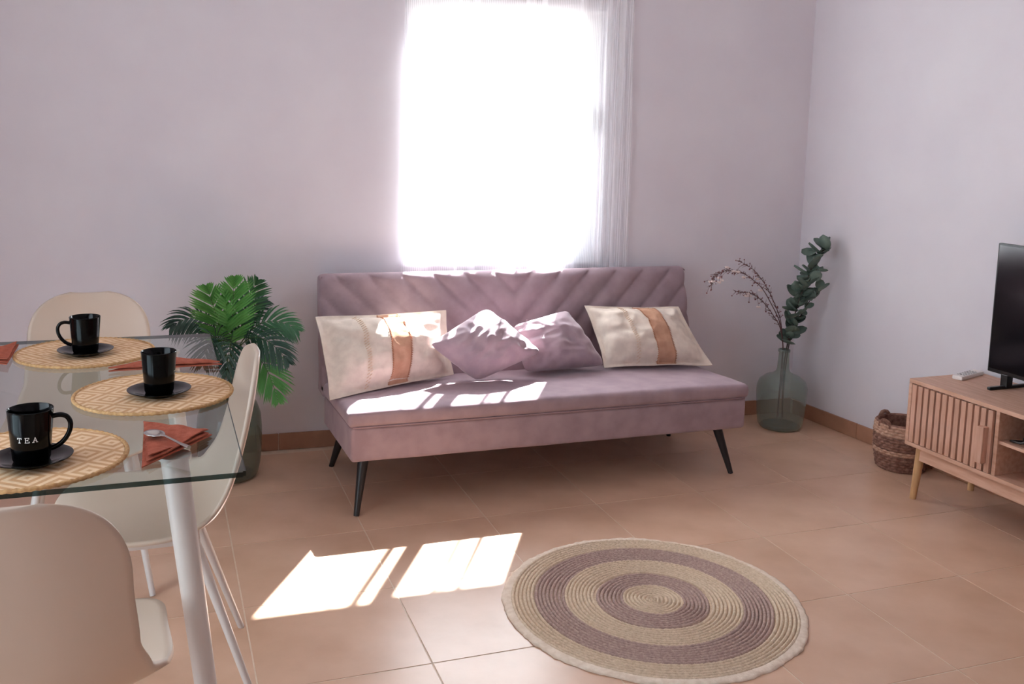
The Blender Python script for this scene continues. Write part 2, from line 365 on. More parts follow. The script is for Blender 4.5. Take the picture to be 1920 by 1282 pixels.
# backrest: closed section swept along x, V-shaped channel stitching
BX0, BX1 = -.035, 1.712
def back_section():
    sec = []
    A = Vector((-.285, .30)); B = Vector((-.158, .765)); Cc = Vector((-.085, .785)); D = Vector((-.15, .30))   # (y, z)
    for i in range(37): sec.append((A.lerp(B, i / 36), 'f', i / 36))
    r = .022
    for i in range(1, 8):
        t = i / 8; p = (B * (1 - t) ** 2 + Vector((-.15, .793)) * 2 * t * (1 - t) + Vector((-.115, .792)) * t * t); sec.append((p, 't', t))
    for i in range(0, 5): t = i / 4; sec.append((Vector((-.115, .792)) * (1 - t) ** 2 + Vector((-.086, .79)) * 2 * t * (1 - t) + Vector((-.082, .76)) * t * t, 'x', t))
    for i in range(1, 9): sec.append((Vector((-.082, .76)).lerp(D, i / 8), 'x', 0))
    for i in range(1, 5): sec.append((D.lerp(A, i / 5), 'x', 0))
    return sec
SEC = back_section(); nS = len(SEC); NX = 330
bk = MB()
xc = .835
for i in range(NX + 1):
    x = BX0 + (BX1 - BX0) * i / NX
    ed = min(x - BX0, BX1 - x); shrink = 0 if ed > .03 else .018 * (1 - math.sqrt(max(0, 1 - (1 - ed / .03) ** 2)))
    for (p, kind, t) in SEC:
        y, z = p
        if kind in 'ft':
            v = (.793 - z) if kind == 'f' else max(0, .793 - z)
            k = abs(x - xc) + v * 1.02
            ph = (k - .10) / .142; d = abs(ph - round(ph)) * .142 / 1.43
            gl = math.exp(-(d / .008) ** 2)
            puff = .009 * (1 - math.exp(-(d / .03) ** 2))
            amt = 1 if kind == 'f' else (1 - t)
            if round(ph) < 0: gl = 0; puff = .008
            y += (.008 * gl - puff) * amt; z += .002 * puff * amt
        y += shrink * (1 if y < -.15 else -.3); z -= shrink * .6 if z > .7 else 0
        bk.v.append((x - OX, y - OY, z))
for i in range(NX):
    for k in range(nS):
        bk.f.append((i * nS + k, i * nS + (k + 1) % nS, (i + 1) * nS + (k + 1) % nS, (i + 1) * nS + k))
bk.f.append(tuple(range(nS))); bk.f.append(tuple(NX * nS + k for k in reversed(range(nS))))
bk.build('backrest', 'velvet', sofa, True, 50)
for (tx, ty, fx, fy, tz) in ((.035, -.76, -.002, -.82, .205), (1.545, -.755, 1.602, -.80, .205), (.04, -.33, 0, -.27, .175), (1.545, -.33, 1.60, -.27, .175)):
    m = MB(); m.tube([(tx - OX, ty - OY, tz), (fx - OX, fy - OY, 0)], [.021, .0105], 14); m.build('leg', 'black_wood', sofa)

# ================================================================= pillows
def pillow(name, label, corners, T, mat, group=None, flange=0, stripe=None, seed=0, pinch=.06, wr=.006, back=.55, cat='pillow', corner=.025):
    TL, TR, BR, BL = [Vector(c) for c in corners]; cen = (TL + TR + BR + BL) / 4
    n = ((TR + BR) / 2 - (TL + BL) / 2).cross((TL + TR) / 2 - (BL + BR) / 2).normalized()
    if n.y > 0: n = -n
    base = Vector((cen.x, cen.y, min(c.z for c in (TL, TR, BR, BL))))
    root = thing(name, label, cat, base, 0, group)
    rnd = random.Random(seed); sd = Vector((rnd.random() * 30, rnd.random() * 30, 0))
    def P(u, v, side=1, off=0):
        uu = u * (1 - pinch * (1 - v * v) * abs(u)); vv = v * (1 - pinch * (1 - u * u) * abs(v))
        rc = 1 - corner * (u * u * v * v) ** 3; uu *= rc; vv *= rc
        a, b_ = (uu + 1) / 2, (vv + 1) / 2
        p = BL.lerp(BR, a).lerp(TL.lerp(TR, a), b_)
        fu, fv = max(0, 1 - abs(u) / (1 - flange)), max(0, 1 - abs(v) / (1 - flange))
        iu = 1 - (1 - fu) ** 2.2; iv = 1 - (1 - fv) ** 2.2
        h = (max(0, iu) * max(0, iv)) ** .62
        r = math.hypot(u, v); ang = math.atan2(v, u)
        wrk = wr * (h ** .4) * (noise.noise(Vector((u * 2.2, v * 2.2, 0)) + sd) + .55 * (1 - 2 * abs(noise.noise(Vector((u * 3.6 + v * 1.2, v * 2.6 - u * .8, 7)) + sd))) + .8 * math.sin(ang * 11 + 4 * noise.noise(Vector((u * 1.5, v * 1.5, 5)) + sd)) * max(0, r - .45))
        wv = flange * .05 * math.sin(u * 7 + seed) * math.cos(v * 5 + seed) * (1 - h)
        t = T * h + wrk + .003
        return p + n * ((t + off) if side > 0 else -(t * back)) + n * wv - base
    m = MB(); N = 44
    m.grid(lambda a, b_: P(2 * a - 1, 2 * b_ - 1, 1), N, N); m.grid(lambda a, b_: P(2 * a - 1, 2 * b_ - 1, -1), N, N)
    k = N + 1
    edge = [(i, 0) for i in range(N)] + [(N, j) for j in range(N)] + [(N - i, N) for i in range(N)] + [(0, N - j) for j in range(N)]
    for e0, e1 in zip(edge, edge[1:] + edge[:1]):
        i0 = e0[1] * k + e0[0]; i1 = e1[1] * k + e1[0]; m.f.append((i0, i1, i1 + k * k, i0 + k * k))
    m.build('cover', mat, root, True, 70)
    if stripe:
        u0, u1 = stripe
        s = MB(); s.grid(lambda a, b_: P(u0 + (u1 - u0) * a, -.97 + 1.94 * b_, 1, .0016), 12, 40)
        solid(s.build('stripe', 'rust', root, True, 70), .001, -1)
        for ue, sg in ((u0, -1), (u1, 1)):
            st = MB()
            for q in range(46):
                v = -.95 + 1.9 * q / 45
                a = P(ue - .012, v, 1, .003); b_ = P(ue + .012, v + .012, 1, .003); st.tube([a, (a + b_) / 2 + n * .0015, b_], .0012, 5)
            st.build('stitching', 'stitch', root)
        for uc in (u0 - .34,):
            st = MB()
            for q in range(58):
                v = -.93 + 1.86 * q / 57; uo = .018 * (1 if q % 2 else -1)
                a = P(uc + uo - .014, v, 1, .003); b_ = P(uc + uo + .014, v + .02, 1, .003); st.tube([a, b_], .0016, 5)
            st.build('lace_trim', 'lace', root)
    return root, P, n, base
pillow('pillow', 'cream pillow with rust stripe leaning at the left end of the sofa', [(-.088, -.34, .655), (.49, -.27, .648), (.50, -.37, .385), (-.072, -.615, .378)], .085, 'cream', 'striped cream pillows', .12, (-.1, .2), 3, .055, .018)
pillow('pillow', 'cream pillow with rust stripe leaning at the right end of the sofa', [(1.145, -.23, .638), (1.62, -.27, .624), (1.682, -.50, .388), (1.168, -.42, .388)], .085, 'cream', 'striped cream pillows', .10, (-.02, .32), 9, .065, .020)
g1 = pillow('cushion', 'small mauve velvet cushion balanced on its corner in front', [(.628, -.375, .672), (.856, -.47, .488), (.543, -.535, .396), (.360, -.45, .543)], 0.1, 'velvet2', 'mauve velvet cushions', 0, None, 21, .02, .015, .7, 'cushion', .07)
pillow('cushion', 'small mauve velvet cushion lying behind the diamond-set cushion', [(1.04, -.29, .632), (1.185, -.415, .398), (.795, -.425, .392), (.775, -.31, .575)], 0.09, 'velvet2', 'mauve velvet cushions', 0, None, 33, .02, .015, .7, 'cushion', .07)

# ================================================================= rug
rug = thing('round_rug', 'round jute rug of alternating cream and brown coiled rings', 'rug', (.733, -1.722, 0))
RR = .458
cw = .0118
def coil_band(name, r0, r1, mat):
    m = MB(); r = r0 + cw / 2
    while r < r1:
        n = max(40, int(2 * PI * r / .007)); b0 = len(m.v); k = max(6, int(2 * PI * r / .018)); ph = random.random() * 6
        prof = [(-.5, .002), (-.36, .0085), (0, .0115), (.36, .0085), (.5, .002)]
        for i in range(n):
            t = 2 * PI * i / n; wob = .0012 * math.sin(t * 5 + r * 40)
            for (o_, z) in prof:
                zz = z + (.0016 * math.sin(k * t + ph + o_ * 4) if z > .005 else 0)
                rr = r + wob + o_ * cw * .98; m.v.append((rr * math.cos(t), rr * math.sin(t), zz))
        for i in range(n):
            for q in range(4):
                a = b0 + i * 5 + q; b_ = b0 + ((i + 1) % n) * 5 + q; m.f.append((a, b_, b_ + 1, a + 1))
        r += cw
    return m.build(name, mat, rug, True, 80)
md = MB(); md.lathe([(.0001, .0005), (RR - .03, .0005), (RR - .03, .003), (.0001, .003)], 96); md.build('backing', 'jute_light', rug)
bands = [('center_band', 0, .09, 'jute_light'), ('brown_band', .09, .178, 'jute_dark'), ('cream_band', .178, .268, 'jute_light'), ('brown_band', .268, .364, 'jute_dark'), ('cream_band', .364, .43, 'jute_light')]
for nme, r0, r1, mt in bands: coil_band(nme, r0, r1, mt)
fm = MB()
def frf(u, v):
    t = 2 * PI * u
    re = RR + .007 * noise.noise(Vector((math.cos(t) * 6, math.sin(t) * 6, 1))) + .004 * noise.noise(Vector((math.cos(t) * 30, math.sin(t) * 30, 4)))
    r = .427 + (re - .427) * v
    z = .007 + .003 * math.sin(v * PI) + .004 * v * noise.noise(Vector((math.cos(t) * 14, math.sin(t) * 14, 9))) - .003 * v
    return (r * math.cos(t), r * math.sin(t), max(.0015, z))
fm.grid(frf, 420, 5, True); fm.grid(lambda u, v: (lambda p: (p[0], p[1], .0008))(frf(u, v)), 420, 1, True)
fm.grid(lambda u, v: (lambda p: (p[0], p[1], p[2] * v + .0008 * (1 - v)))(frf(u, 1)), 420, 1, True)
fm.build('edge_trim', 'fringe', rug, True, 80)

# ================================================================= glass bottles with plants
def bottle(name, label, loc, prof, mat):
    root = thing(name, label, 'vase', loc)
    m = MB(); m.lathe([(.0001, .004), (prof[0][0] * .8, .001)] + prof, 56); m.build('glass_body', mat, root, True, 80)
    rr, zz = prof[-1]
    lip = MB(); lip.lathe([(rr - .003, zz - .014), (rr + .004, zz - .013), (rr + .006, zz - .006), (rr + .004, zz), (rr - .003, zz + .001), (rr - .004, zz - .008)], 32); lip.build('lip', mat, root)
    ft = MB(); ft.lathe([(.0001, 0), (prof[0][0] * .95, 0), (prof[0][0] * 1.0, .006), (prof[0][0] * .9, .016), (.0001, .012)], 48); ft.build('thick_base', 'bottle_d', root)
    return root
BR = (2.213, -.285, 0)
profR = [(.098, .003), (.108, .02), (.114, .06), (.119, .12), (.122, .17), (.121, .205), (.110, .236), (.082, .258), (.050, .27), (.034, .282), (.029, .30), (.026, .35), (.024, .392)]
bottle('glass_demijohn', 'squat pale green glass demijohn on the floor in the corner holding dried branches', BR, profR, 'bottle')
def leaf_mesh(name, rx, ry, mat):
    m = MB()
    for i in range(7):
        s = i / 6; y = ry * 2 * s; wv = rx * math.sqrt(max(0, 1 - (2 * s - 1) ** 2)) * (1.0 - .12 * s)
        for j in range(-2, 3): m.v.append((wv * j / 2, y, .006 * (j / 2) ** 2 + .1 * y * y / ry * .5))
    for i in range(6):
        for j in range(4): a = i * 5 + j; m.f.append((a, a + 1, a + 6, a + 5))
    return m.mesh(name, mat, True, 80)
eucs = [leaf_mesh('eucalyptus_leaf', .024, .026, 'euc'), leaf_mesh('eucalyptus_leaf_small', .017, .019, 'euc'), leaf_mesh('eucalyptus_leaf_long', .021, .030, 'euc')]
def euc_branch(label, pts, leaves, r0=.0035):
    pts = [Vector(p) for p in pts]; root = thing('eucalyptus_branch', label, 'branch', pts[0], 0, 'eucalyptus branches in the demijohn')
    loc = [p - pts[0] for p in pts]; curve = []
    for i in range(len(loc) - 1):
        for t in range(5): curve.append(loc[i].lerp(loc[i + 1], t / 5))
    curve.append(loc[-1])
    for _ in range(2): curve = [curve[0]] + [(curve[i - 1] + curve[i] * 2 + curve[i + 1]) / 4 for i in range(1, len(curve) - 1)] + [curve[-1]]
    m = MB(); m.tube(curve, [r0 * (1 - .6 * i / len(curve)) for i in range(len(curve))], 6); m.build('stem', 'euc_stem', root)
    rnd = random.Random(hash(label) % 1000 if False else len(label) * 7 + leaves)
    n = len(curve)
    for k in range(leaves):
        f = .40 + .60 * k / (leaves - 1); p = curve[min(n - 1, int(f * (n - 1)))]
        o = obj('leaf', eucs[rnd.choice((0, 0, 1, 2))], root); o.location = p + Vector((rnd.uniform(-.018, .018), rnd.uniform(-.016, .016), rnd.uniform(-.014, .014))) * min(1, k / 6)
        az = k * 2.4 + rnd.uniform(-.4, .4)
        o.rotation_euler = (rnd.uniform(.1, 1.2), rnd.uniform(-.5, .5), az)
        sc = rnd.uniform(1.15, 1.6); o.scale = (sc, sc, sc)
    return root
bx, by = BR[0], BR[1]
euc_branch('tallest eucalyptus branch with round grey-green leaves rising from the demijohn', [(bx + .01, by, .03), (bx + .012, by, .27), (bx + .015, by - .01, .40), (bx + .03, by - .03, .60), (bx + .07, by - .05, .75), (bx + .105, by - .06, .86), (bx + .155, by - .065, .895)], 30)
euc_branch('shorter eucalyptus branch bending right towards the side wall', [(bx - .01, by + .01, .04), (bx, by, .3), (bx + .012, by - .005, .42), (bx + .06, by - .02, .55), (bx + .10, by - .04, .64), (bx + .16, by - .06, .70)], 14)
euc_branch('middle eucalyptus branch with dense dark leaves low above the bottle neck', [(bx, by - .02, .05), (bx + .002, by - .005, .3), (bx + .008, by - .008, .42), (bx + .012, by - .04, .55), (bx + .03, by - .06, .68), (bx + .10, by - .08, .80)], 26)
def dry_branch(label, pts, seed, bloom):
    pts = [Vector(p) for p in pts]; root = thing('blossom_branch', label, 'branch', pts[0], 0, 'dried blossom branches in the demijohn')
    loc = [p - pts[0] for p in pts]; cv = []
    for i in range(len(loc) - 1):
        for t in range(6): cv.append(loc[i].lerp(loc[i + 1], t / 6))
    cv.append(loc[-1])
    for _ in range(3): cv = [cv[0]] + [(cv[i - 1] + cv[i] * 2 + cv[i + 1]) / 4 for i in range(1, len(cv) - 1)] + [cv[-1]]
    rnd = random.Random(seed); n = len(cv)
    m = MB(); m.tube(cv, [.0032 * (1 - .7 * i / n) for i in range(n)], 6)
    tw = MB(); bd = MB(); pt = MB()
    def ball(mb, c, r): mb.lathe([(.0001, -r), (r * .7, -r * .7), (r, 0), (r * .7, r * .7), (.0001, r)], 7, c)
    for i in range(int(n * .5), n):
        for q in range(5):
            p = cv[i]; d = (cv[min(i + 1, n - 1)] - cv[i - 1]).normalized()
            side = Vector((rnd.uniform(-1, 1), rnd.uniform(-1, 1), rnd.uniform(-1, .8))).normalized()
            L = rnd.uniform(.01, .028); e = p + (d * .8 + side * .8) * L
            tw.tube([p, e], [.0014, .0006], 4)
            if rnd.random() < .35: ball(bd, e, rnd.uniform(.0022, .004))
    for i in range(bloom):
        j = int(n * rnd.uniform(.62, 1)) - 1; p = cv[j]
        e = p + Vector((rnd.uniform(-.05, .01), rnd.uniform(-.03, .02), rnd.uniform(-.055, .02))); tw.tube([p, (p + e) / 2 + Vector((0, 0, .008)), e], .0009, 4)
        if rnd.random() < .55: ball(bd, e, rnd.uniform(.004, .006))
        else:
            for a in range(4):
                t = a * PI / 2 + rnd.random(); c = e + Vector((.006 * math.cos(t), .006 * math.sin(t), 0)); ball(pt, c, .0052)
    m.build('stem', 'twig', root); tag(tw.build('twigs', 'twig', root), kind='stuff'); tag(bd.build('buds', 'bud', root), kind='stuff')
    if pt.v: tag(pt.build('petals', 'petal', root), kind='stuff')
    return root
dry_branch('longest dried blossom branch arching far left over the sofa end', [(bx - .015, by, .05), (bx - .01, by, .3), (bx - .012, by - .005, .41), (bx - .05, by - .02, .54), (bx - 0.170, by - .03, 0.710), (bx - 0.290, by - .04, 0.785), (bx - 0.390, by - .05, 0.800), (bx - 0.455, by - .05, 0.775), (bx - 0.465, by - .05, 0.730)], 5, 16)
dry_branch('upright dried twig branch leaning left above the demijohn', [(bx - .005, by + .01, .05), (bx - .006, by + .003, .3), (bx - .008, by, .41), (bx - .04, by - .01, .55), (bx - 0.130, by - .02, 0.700), (bx - 0.220, by - .03, 0.795), (bx - 0.315, by - .04, 0.840)], 6, 4)
dry_branch('lowest dried twig branch with pale petals leaning left', [(bx + .005, by - .01, .05), (bx - .008, by - .005, .3), (bx - .012, by - .008, .41), (bx - .05, by - .02, .52), (bx - 0.150, by - .03, 0.630), (bx - 0.230, by - .04, 0.685), (bx - 0.330, by - .05, 0.695)], 8, 8)

# palm in tall bottle
BL_ = (-.41, -.28, 0)
profL = [(.10, .003), (.112, .02), (.120, .06), (.126, .13), (.127, .20), (.122, .26), (.106, .305), (.075, .335), (.045, .352), (.032, .37), (.028, .40), (.027, .44)]
bottle('glass_demijohn', 'tall smoky green glass demijohn holding palm fronds behind the dining table', BL_, profL, 'bottle_d')
palm = thing('palm_fronds', 'bunch of green palm fronds spilling from the smoky bottle', 'plant', (BL_[0], BL_[1], .05))
def frond(p0, p1, p2, L, mat, nl=20, fold=.5, droop=.25, roll=0, start=.3, label=None, face=None, wide=.0048):
    o0 = Vector((BL_[0], BL_[1], .05)); pts = [p - o0 for p in bez(p0, p1, p2, 40)]
    st = [Vector((0, 0, .0)), Vector((0, 0, .3)), Vector((0, 0, .4))]
    m = MB(); m.tube([Vector((0.004 * math.cos(L * 90), .004 * math.sin(L * 90), .01)), Vector((0, 0, .33))] + pts[2:], [.003, .003] + [.003 * (1 - .7 * i / 40) for i in range(2, 41)], 6)
    ro = m.build('frond', 'stem', palm)
    lf = MB()
    facev = Vector(face).normalized() if face else Vector((-.1, -.75, .65)).normalized()
    for k in range(nl):
        f = start + (1 - start) * (k / (nl - 1)); idx = min(39, int(f * 40)); p = pts[idx]; d = (pts[min(idx + 1, 40)] - pts[max(0, idx - 1)]).normalized()
        s_ = d.cross(facev).normalized(); nn = s_.cross(d).normalized()
        env = math.sin(PI * (.16 + .80 * (k / (nl - 1)))) ** .75
        for sg in (-1, 1):
            ll = L * env * random.uniform(.9, 1.08); a = math.radians(58 - 34 * k / (nl - 1))
            dirv = (d * math.cos(a) + s_ * sg * math.sin(a) + nn * fold * .35).normalized(); wv = d.cross(dirv).normalized()
            wdir = dirv.cross(nn).normalized(); b0 = len(lf.v); wm = wide
            for q in range(6):
                t = q / 5; c = p + dirv * ll * t + Vector((0, 0, -1)) * droop * ll * t * t
                w_ = wm * (math.sin(PI * min(1, .12 + .88 * t)) ** .7 if t < 1 else 0)
                lf.v += [tuple(c - wdir * w_ + nn * w_ * .5), tuple(c - nn * w_ * .1), tuple(c + wdir * w_ + nn * w_ * .5)]
            for q in range(5):
                a_ = b0 + q * 3; lf.f += [(a_, a_ + 1, a_ + 4, a_ + 3), (a_ + 1, a_ + 2, a_ + 5, a_ + 4)]
    lo = lf.build('leaflets', mat, ro, True, 80)
    return ro
N0 = (-.41, -.28, .44)
frond(N0, (-.44, -.33, .62), (-.50, -.40, .80), .135, 'palm_lit', 24, wide=.0055, droop=.05, start=.28, face=(-.2, -.9, .3))
frond(N0, (-.40, -.34, .64), (-.40, -.42, .835), .13, 'palm_lit', 24, wide=.0055, droop=.05, start=.3, face=(.1, -.9, .3))
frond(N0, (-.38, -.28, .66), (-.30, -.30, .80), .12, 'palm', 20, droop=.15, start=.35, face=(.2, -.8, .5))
frond(N0, (-.47, -.30, .74), (-.63, -.38, .64), .13, 'palm_shaded', 20, droop=.45, start=.3)
frond(N0, (-.47, -.40, .72), (-.52, -.52, .52), .13, 'palm_shaded', 20, droop=.35, start=.3, face=(-.2, -.9, .3))
frond(N0, (-.40, -.40, .70), (-.44, -.55, .48), .12, 'palm_shaded', 18, droop=.3, start=.35, face=(0, -.9, .3))
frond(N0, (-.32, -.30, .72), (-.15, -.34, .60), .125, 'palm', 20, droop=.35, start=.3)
frond(N0, (-.34, -.36, .70), (-.20, -.48, .50), .12, 'palm_shaded', 20, droop=.4, start=.35)
frond(N0, (-.30, -.34, .62), (-.235, -.42, .33), .12, 'palm_lit', 20, droop=.15, start=.4, face=(.2, -.95, .1))
frond(N0, (-.36, -.26, .70), (-.26, -.2, .70), .10, 'palm_shaded', 16, droop=.3, start=.3)

# ================================================================= TV bench
CB = (2.13, -1.215)
cab = thing('tv_bench', 'low light oak television bench with slatted door and open shelves', 'tv bench', (CB[0], CB[1], 0), math.radians(1.5))
CL, CD, CZ0, CZ1 = 1.40, .37, .218, .487
def cbx(x0, x1, y0, y1, z0, z1, bev=.002): return MB().box(x0, x1, -y1, -y0, z0, z1, bev)
cbx(0, CD, 0, CL, CZ1 - .016, CZ1).build('top_panel', 'oak', cab)
cbx(0, CD, 0, CL, CZ0, CZ0 + .016).build('bottom_panel', 'oak', cab)
for y in (0, CL - .016): cbx(0, CD, y, y + .016, CZ0 + .016, CZ1 - .016).build('side_panel', 'oak', cab)
for y in (.415, CL - .431): cbx(.004, CD - .008, y, y + .016, CZ0 + .016, CZ1 - .016).build('divider', 'oak', cab)
cbx(.012, CD - .012, .431, CL - .431, .352, .364).build('shelf', 'oak', cab)
cbx(CD - .008, CD - .002, .016, CL - .016, CZ0 + .016, CZ1 - .016, 0).build('shaded_back_panel', 'device', cab)  # black colour stands in for the shade inside the open shelves
for di, y0 in enumerate((.018, CL - .413)):
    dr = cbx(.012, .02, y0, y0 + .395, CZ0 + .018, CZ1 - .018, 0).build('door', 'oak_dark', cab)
    ns = 13; pitch = .395 / ns
    sl = cbx(-.004, .012, .0045, pitch - .0045, CZ0 + .019, CZ1 - .019, .0015).mesh('slat', 'oak_v')
    for k in range(ns): obj('slat', sl, dr, (0, -(y0 + k * pitch), 0))
    hy = y0 + (.348 if di == 0 else .017)
    h = cbx(-.030, .001, hy, hy + .03, .27, .405, .003).build('handle', 'oak_v', dr)
rl = MB(); rl.box(.02, .04, -CL + .05, -.05, .165, CZ0, .002).box(CD - .04, CD - .02, -CL + .05, -.05, .165, CZ0, .002).build('rail', 'oak', cab)
for (x, y, sx_, sy_) in ((.035, .055, -.006, -.018), (CD - .04, .055, .006, -.018), (.035, CL - .055, -.006, .018), (CD - .04, CL - .055, .006, .018)):
    m = MB(); m.tube([(x, -y, .215), (x + sx_, -(y + sy_), .0)], [.019, .0125], 16); m.build('leg', 'oak_leg', cab)

tv = thing('television', 'black flat screen television standing on the oak bench', 'television', (2.385, -1.81, .487), math.radians(1.5))
TW, TZ0, TZ1 = .90, .052, .556
MB().box(0, .022, -TW / 2, TW / 2, TZ0, TZ1, .004).box(.02, .05, -.3, .3, TZ0 + .04, TZ1 - .16, .008).build('housing', 'tv', tv)
MB().box(-.002, .001, -TW / 2 + .008, TW / 2 - .008, TZ0 + .016, TZ1 - .008).build('screen', 'screen', tv, False)
for y in (-.37, .37):
    m = MB(); m.box(-.075, .115, y - .008, y + .008, 0, .012, .003).box(0, .03, y - .016, y + .016, .008, TZ0 + .004, .003); m.build('foot', 'tv', tv)
rem = thing('remote_control', 'white remote control lying on the oak bench', 'remote control', (2.385, -1.258, .487), math.radians(18))
MB().box(-.09, .09, -.021, .021, 0, .017, .006).build('body', 'remote', rem)
keyme = MB().lathe([(.0045, 0), (.0045, .0022), (.0035, .003), (.0001, .003)], 10).mesh('key', 'key')
for i in range(6):
    for j in range(3): obj('key', keyme, rem, (-.06 + i * .019, -.012 + j * .012, .0165))
dev = thing('media_box', 'small black media box on the open shelf of the bench', 'media box', (2.27, -1.80, .364))
MB().box(-.08, .08, -.09, .09, .004, .03, .005).build('case', 'device', dev)
cb_ = MB(); cb_.tube([(-.05, .1, .008), (-.09, .13, .006), (-.10, .08, .012), (-.09, .03, .035), (-.04, 0, .036), (.02, .05, .034), (.075, .02, .03)], .004, 7); cb_.build('cable', 'device', dev)
for sx_ in (-.06, .06):
    for sy_ in (-.07, .07): MB().lathe([(.0001, 0), (.008, 0), (.008, .006), (.0001, .006)], 10, (sx_, sy_, 0)).build('rubber_foot', 'device', dev)

# ================================================================= basket
bsk = thing('woven_basket', 'brown woven basket with pale bands beside the oak bench', 'basket', (2.385, -.93, 0))
def bprof(z): return .100 + .018 * math.sin(min(1, z / .16) * PI * .55) - .006 * max(0, z - .15) / .07
def weave(z0, z1, name, mat, rows, extra=0):
    m = MB(); pr = []
    for j in range(rows * 4 + 1):
        z = z0 + (z1 - z0) * j / (rows * 4); pr.append((bprof(z) + extra + .0035 * abs(math.sin(PI * j / 4)), z))
    m.lathe(pr, 88, (0, 0, 0), lambda t, z, j: .003 * math.sin(22 * t + PI * (j // 4)))
    return m.build(name, mat, bsk, True, 80)
weave(.003, .075, 'lower_weave', 'wicker', 6); weave(.075, .095, 'pale_band', 'wicker_l', 2, .003); weave(.095, .155, 'upper_weave', 'wicker', 5); weave(.155, .205, 'rim_band', 'wicker_l', 4, .002)
inn = MB(); inn.lathe([(bprof(.205) + .004, .205), (bprof(.205) - .004, .211), (bprof(.205) - .010, .205), (bprof(.15) - .009, .15), (bprof(.05) - .008, .05), (bprof(0) - .01, .01), (.0001, .008)], 64); inn.build('lining', 'wicker', bsk)
bt = MB(); bt.lathe([(.0001, 0), (bprof(0) - .002, 0), (bprof(0), .004), (.0001, .006)], 48); bt.build('bottom', 'wicker', bsk)
for a in (math.radians(185), math.radians(5), math.radians(95), math.radians(275)):
    m = MB(); r = bprof(.2) - .002
    m.tube([(r * math.cos(a + d), r * math.sin(a + d), .2 + h) for d, h in ((-.26, -.012), (-.24, .006), (-.13, .018), (0, .021), (.13, .018), (.24, .006), (.26, -.012))], .0085, 8); m.build('handle', 'wicker', bsk)

# ================================================================= dining table
TX0, TX1, TYa, TYb = -1.34, -.52, -2.345, -1.044
tab = thing('dining_table', 'glass topped dining table with splayed white legs', 'table', ((TX0 + TX1) / 2, (TYa + TYb) / 2, 0))
tox, toy = (TX0 + TX1) / 2, (TYa + TYb) / 2
hx, hy = (TX1 - TX0) / 2, (TYb - TYa) / 2
tp = MB(); bm = bmesh.new(); bmesh.ops.create_cube(bm, size=1)
for v in bm.verts: v.co = Vector((v.co.x * 2 * hx, v.co.y * 2 * hy, .745 + v.co.z * .01))
bmesh.ops.bevel(bm, geom=[e for e in bm.edges if abs(e.verts[0].co.z - e.verts[1].co.z) > .005], offset=.006, segments=4, affect='EDGES')
me = bpy.data.meshes.new('glass_top'); bm.to_mesh(me); bm.free(); me.materials.append(M['tabletop']); me.materials.append(M['glass_edge'])
for p in me.polygons: p.material_index = 0 if abs(p.normal.z) > .5 else 1
obj('glass_top', me, tab)
for sx_ in (-1, 1):
    for sy_ in (-1, 1):
        topp = Vector((sx_ * (hx - .128), sy_ * (hy - .172), .735)); ft = Vector((sx_ * (hx - .042), sy_ * (hy - .075), 0))
        m = MB(); m.tube([topp, ft], [.027, .019], 20); lg = m.build('leg', 'white_leg', tab)
        MB().lathe([(.0001, .733), (.034, .733), (.034, .7395), (.0001, .7395)], 24, (topp.x, topp.y, 0)).build('mount', 'white_leg', tab)

# chairs
def chair_shell():
    prof = [(.225, .418), (.205, .436), (.16, .446), (.09, .441), (.0, .431), (-.07, .428), (-.125, .437), (-.165, .462), (-.190, .505), (-.212, .57), (-.235, .66), (-.253, .75), (-.268, .845)]
    pts = [Vector(p) for p in prof]
    def cr(t):
        x = t * (len(pts) - 1); i = min(len(pts) - 2, int(x)); f = x - i
        p0, p1, p2, p3 = pts[max(0, i - 1)], pts[i], pts[i + 1], pts[min(len(pts) - 1, i + 2)]
        return .5 * ((2 * p1) + (p2 - p0) * f + (2 * p0 - 5 * p1 + 4 * p2 - p3) * f * f + (3 * p1 - p0 - 3 * p2 + p3) * f ** 3)
    fine = [cr(i / 400) for i in range(401)]; arc = [0]
    for a, b_ in zip(fine, fine[1:]): arc.append(arc[-1] + (b_ - a).length)
    L = arc[-1]
    def at(s):
        t = s * L
        lo = 0
        import bisect
        lo = min(399, max(0, bisect.bisect(arc, t) - 1)); f = (t - arc[lo]) / max(1e-9, arc[lo + 1] - arc[lo]); return fine[lo].lerp(fine[lo + 1], f)
    def wid(s):
        kk = [(0, .21), (.15, .238), (.32, .247), (.45, .238), (.55, .212), (.65, .194), (.8, .186), (1, .174)]
        for (a, wa), (b_, wb_) in zip(kk, kk[1:]):
            if s <= b_: f = (s - a) / (b_ - a); f = f * f * (3 - 2 * f); ww = wa + (wb_ - wa) * f; break
        top = .20
        if s > 1 - top: d = (s - (1 - top)) / top; ww *= max(0.0, 1 - d ** 3.2) ** (1 / 2.5)
        if s < .14: d = (.14 - s) / .14; ww *= max(0.0, 1 - d ** 2.6) ** (1 / 2.6)
        return ww
    def f(u, v):
        s = .004 + .992 * (.5 - .5 * math.cos(PI * v)) * .55 + .992 * v * .45; s = min(1, s)
        p = at(s); e = at(min(1, s + .004)) - at(max(0, s - .004)); e.normalize(); nrm = Vector((e.y, -e.x))
        if nrm.y < 0 and s < .4: nrm = -nrm
        if nrm.x < 0 and s >= .4: nrm = -nrm
        t = 2 * u - 1; ww = wid(s)
        cur = .024 + .020 * math.exp(-((s - .47) / .12) ** 2) - .012 * (s > .9) * 0
        if s < .3: cur *= .35 + .65 * (s / .3)
        q = p + nrm * cur * (abs(t) ** 2.4) * (ww / .22)
        return (t * ww, q.x, q.y)
    m = MB(); m.grid(f, 34, 64); return m.mesh('shell', 'shell', True, 80)
shell_me = chair_shell()
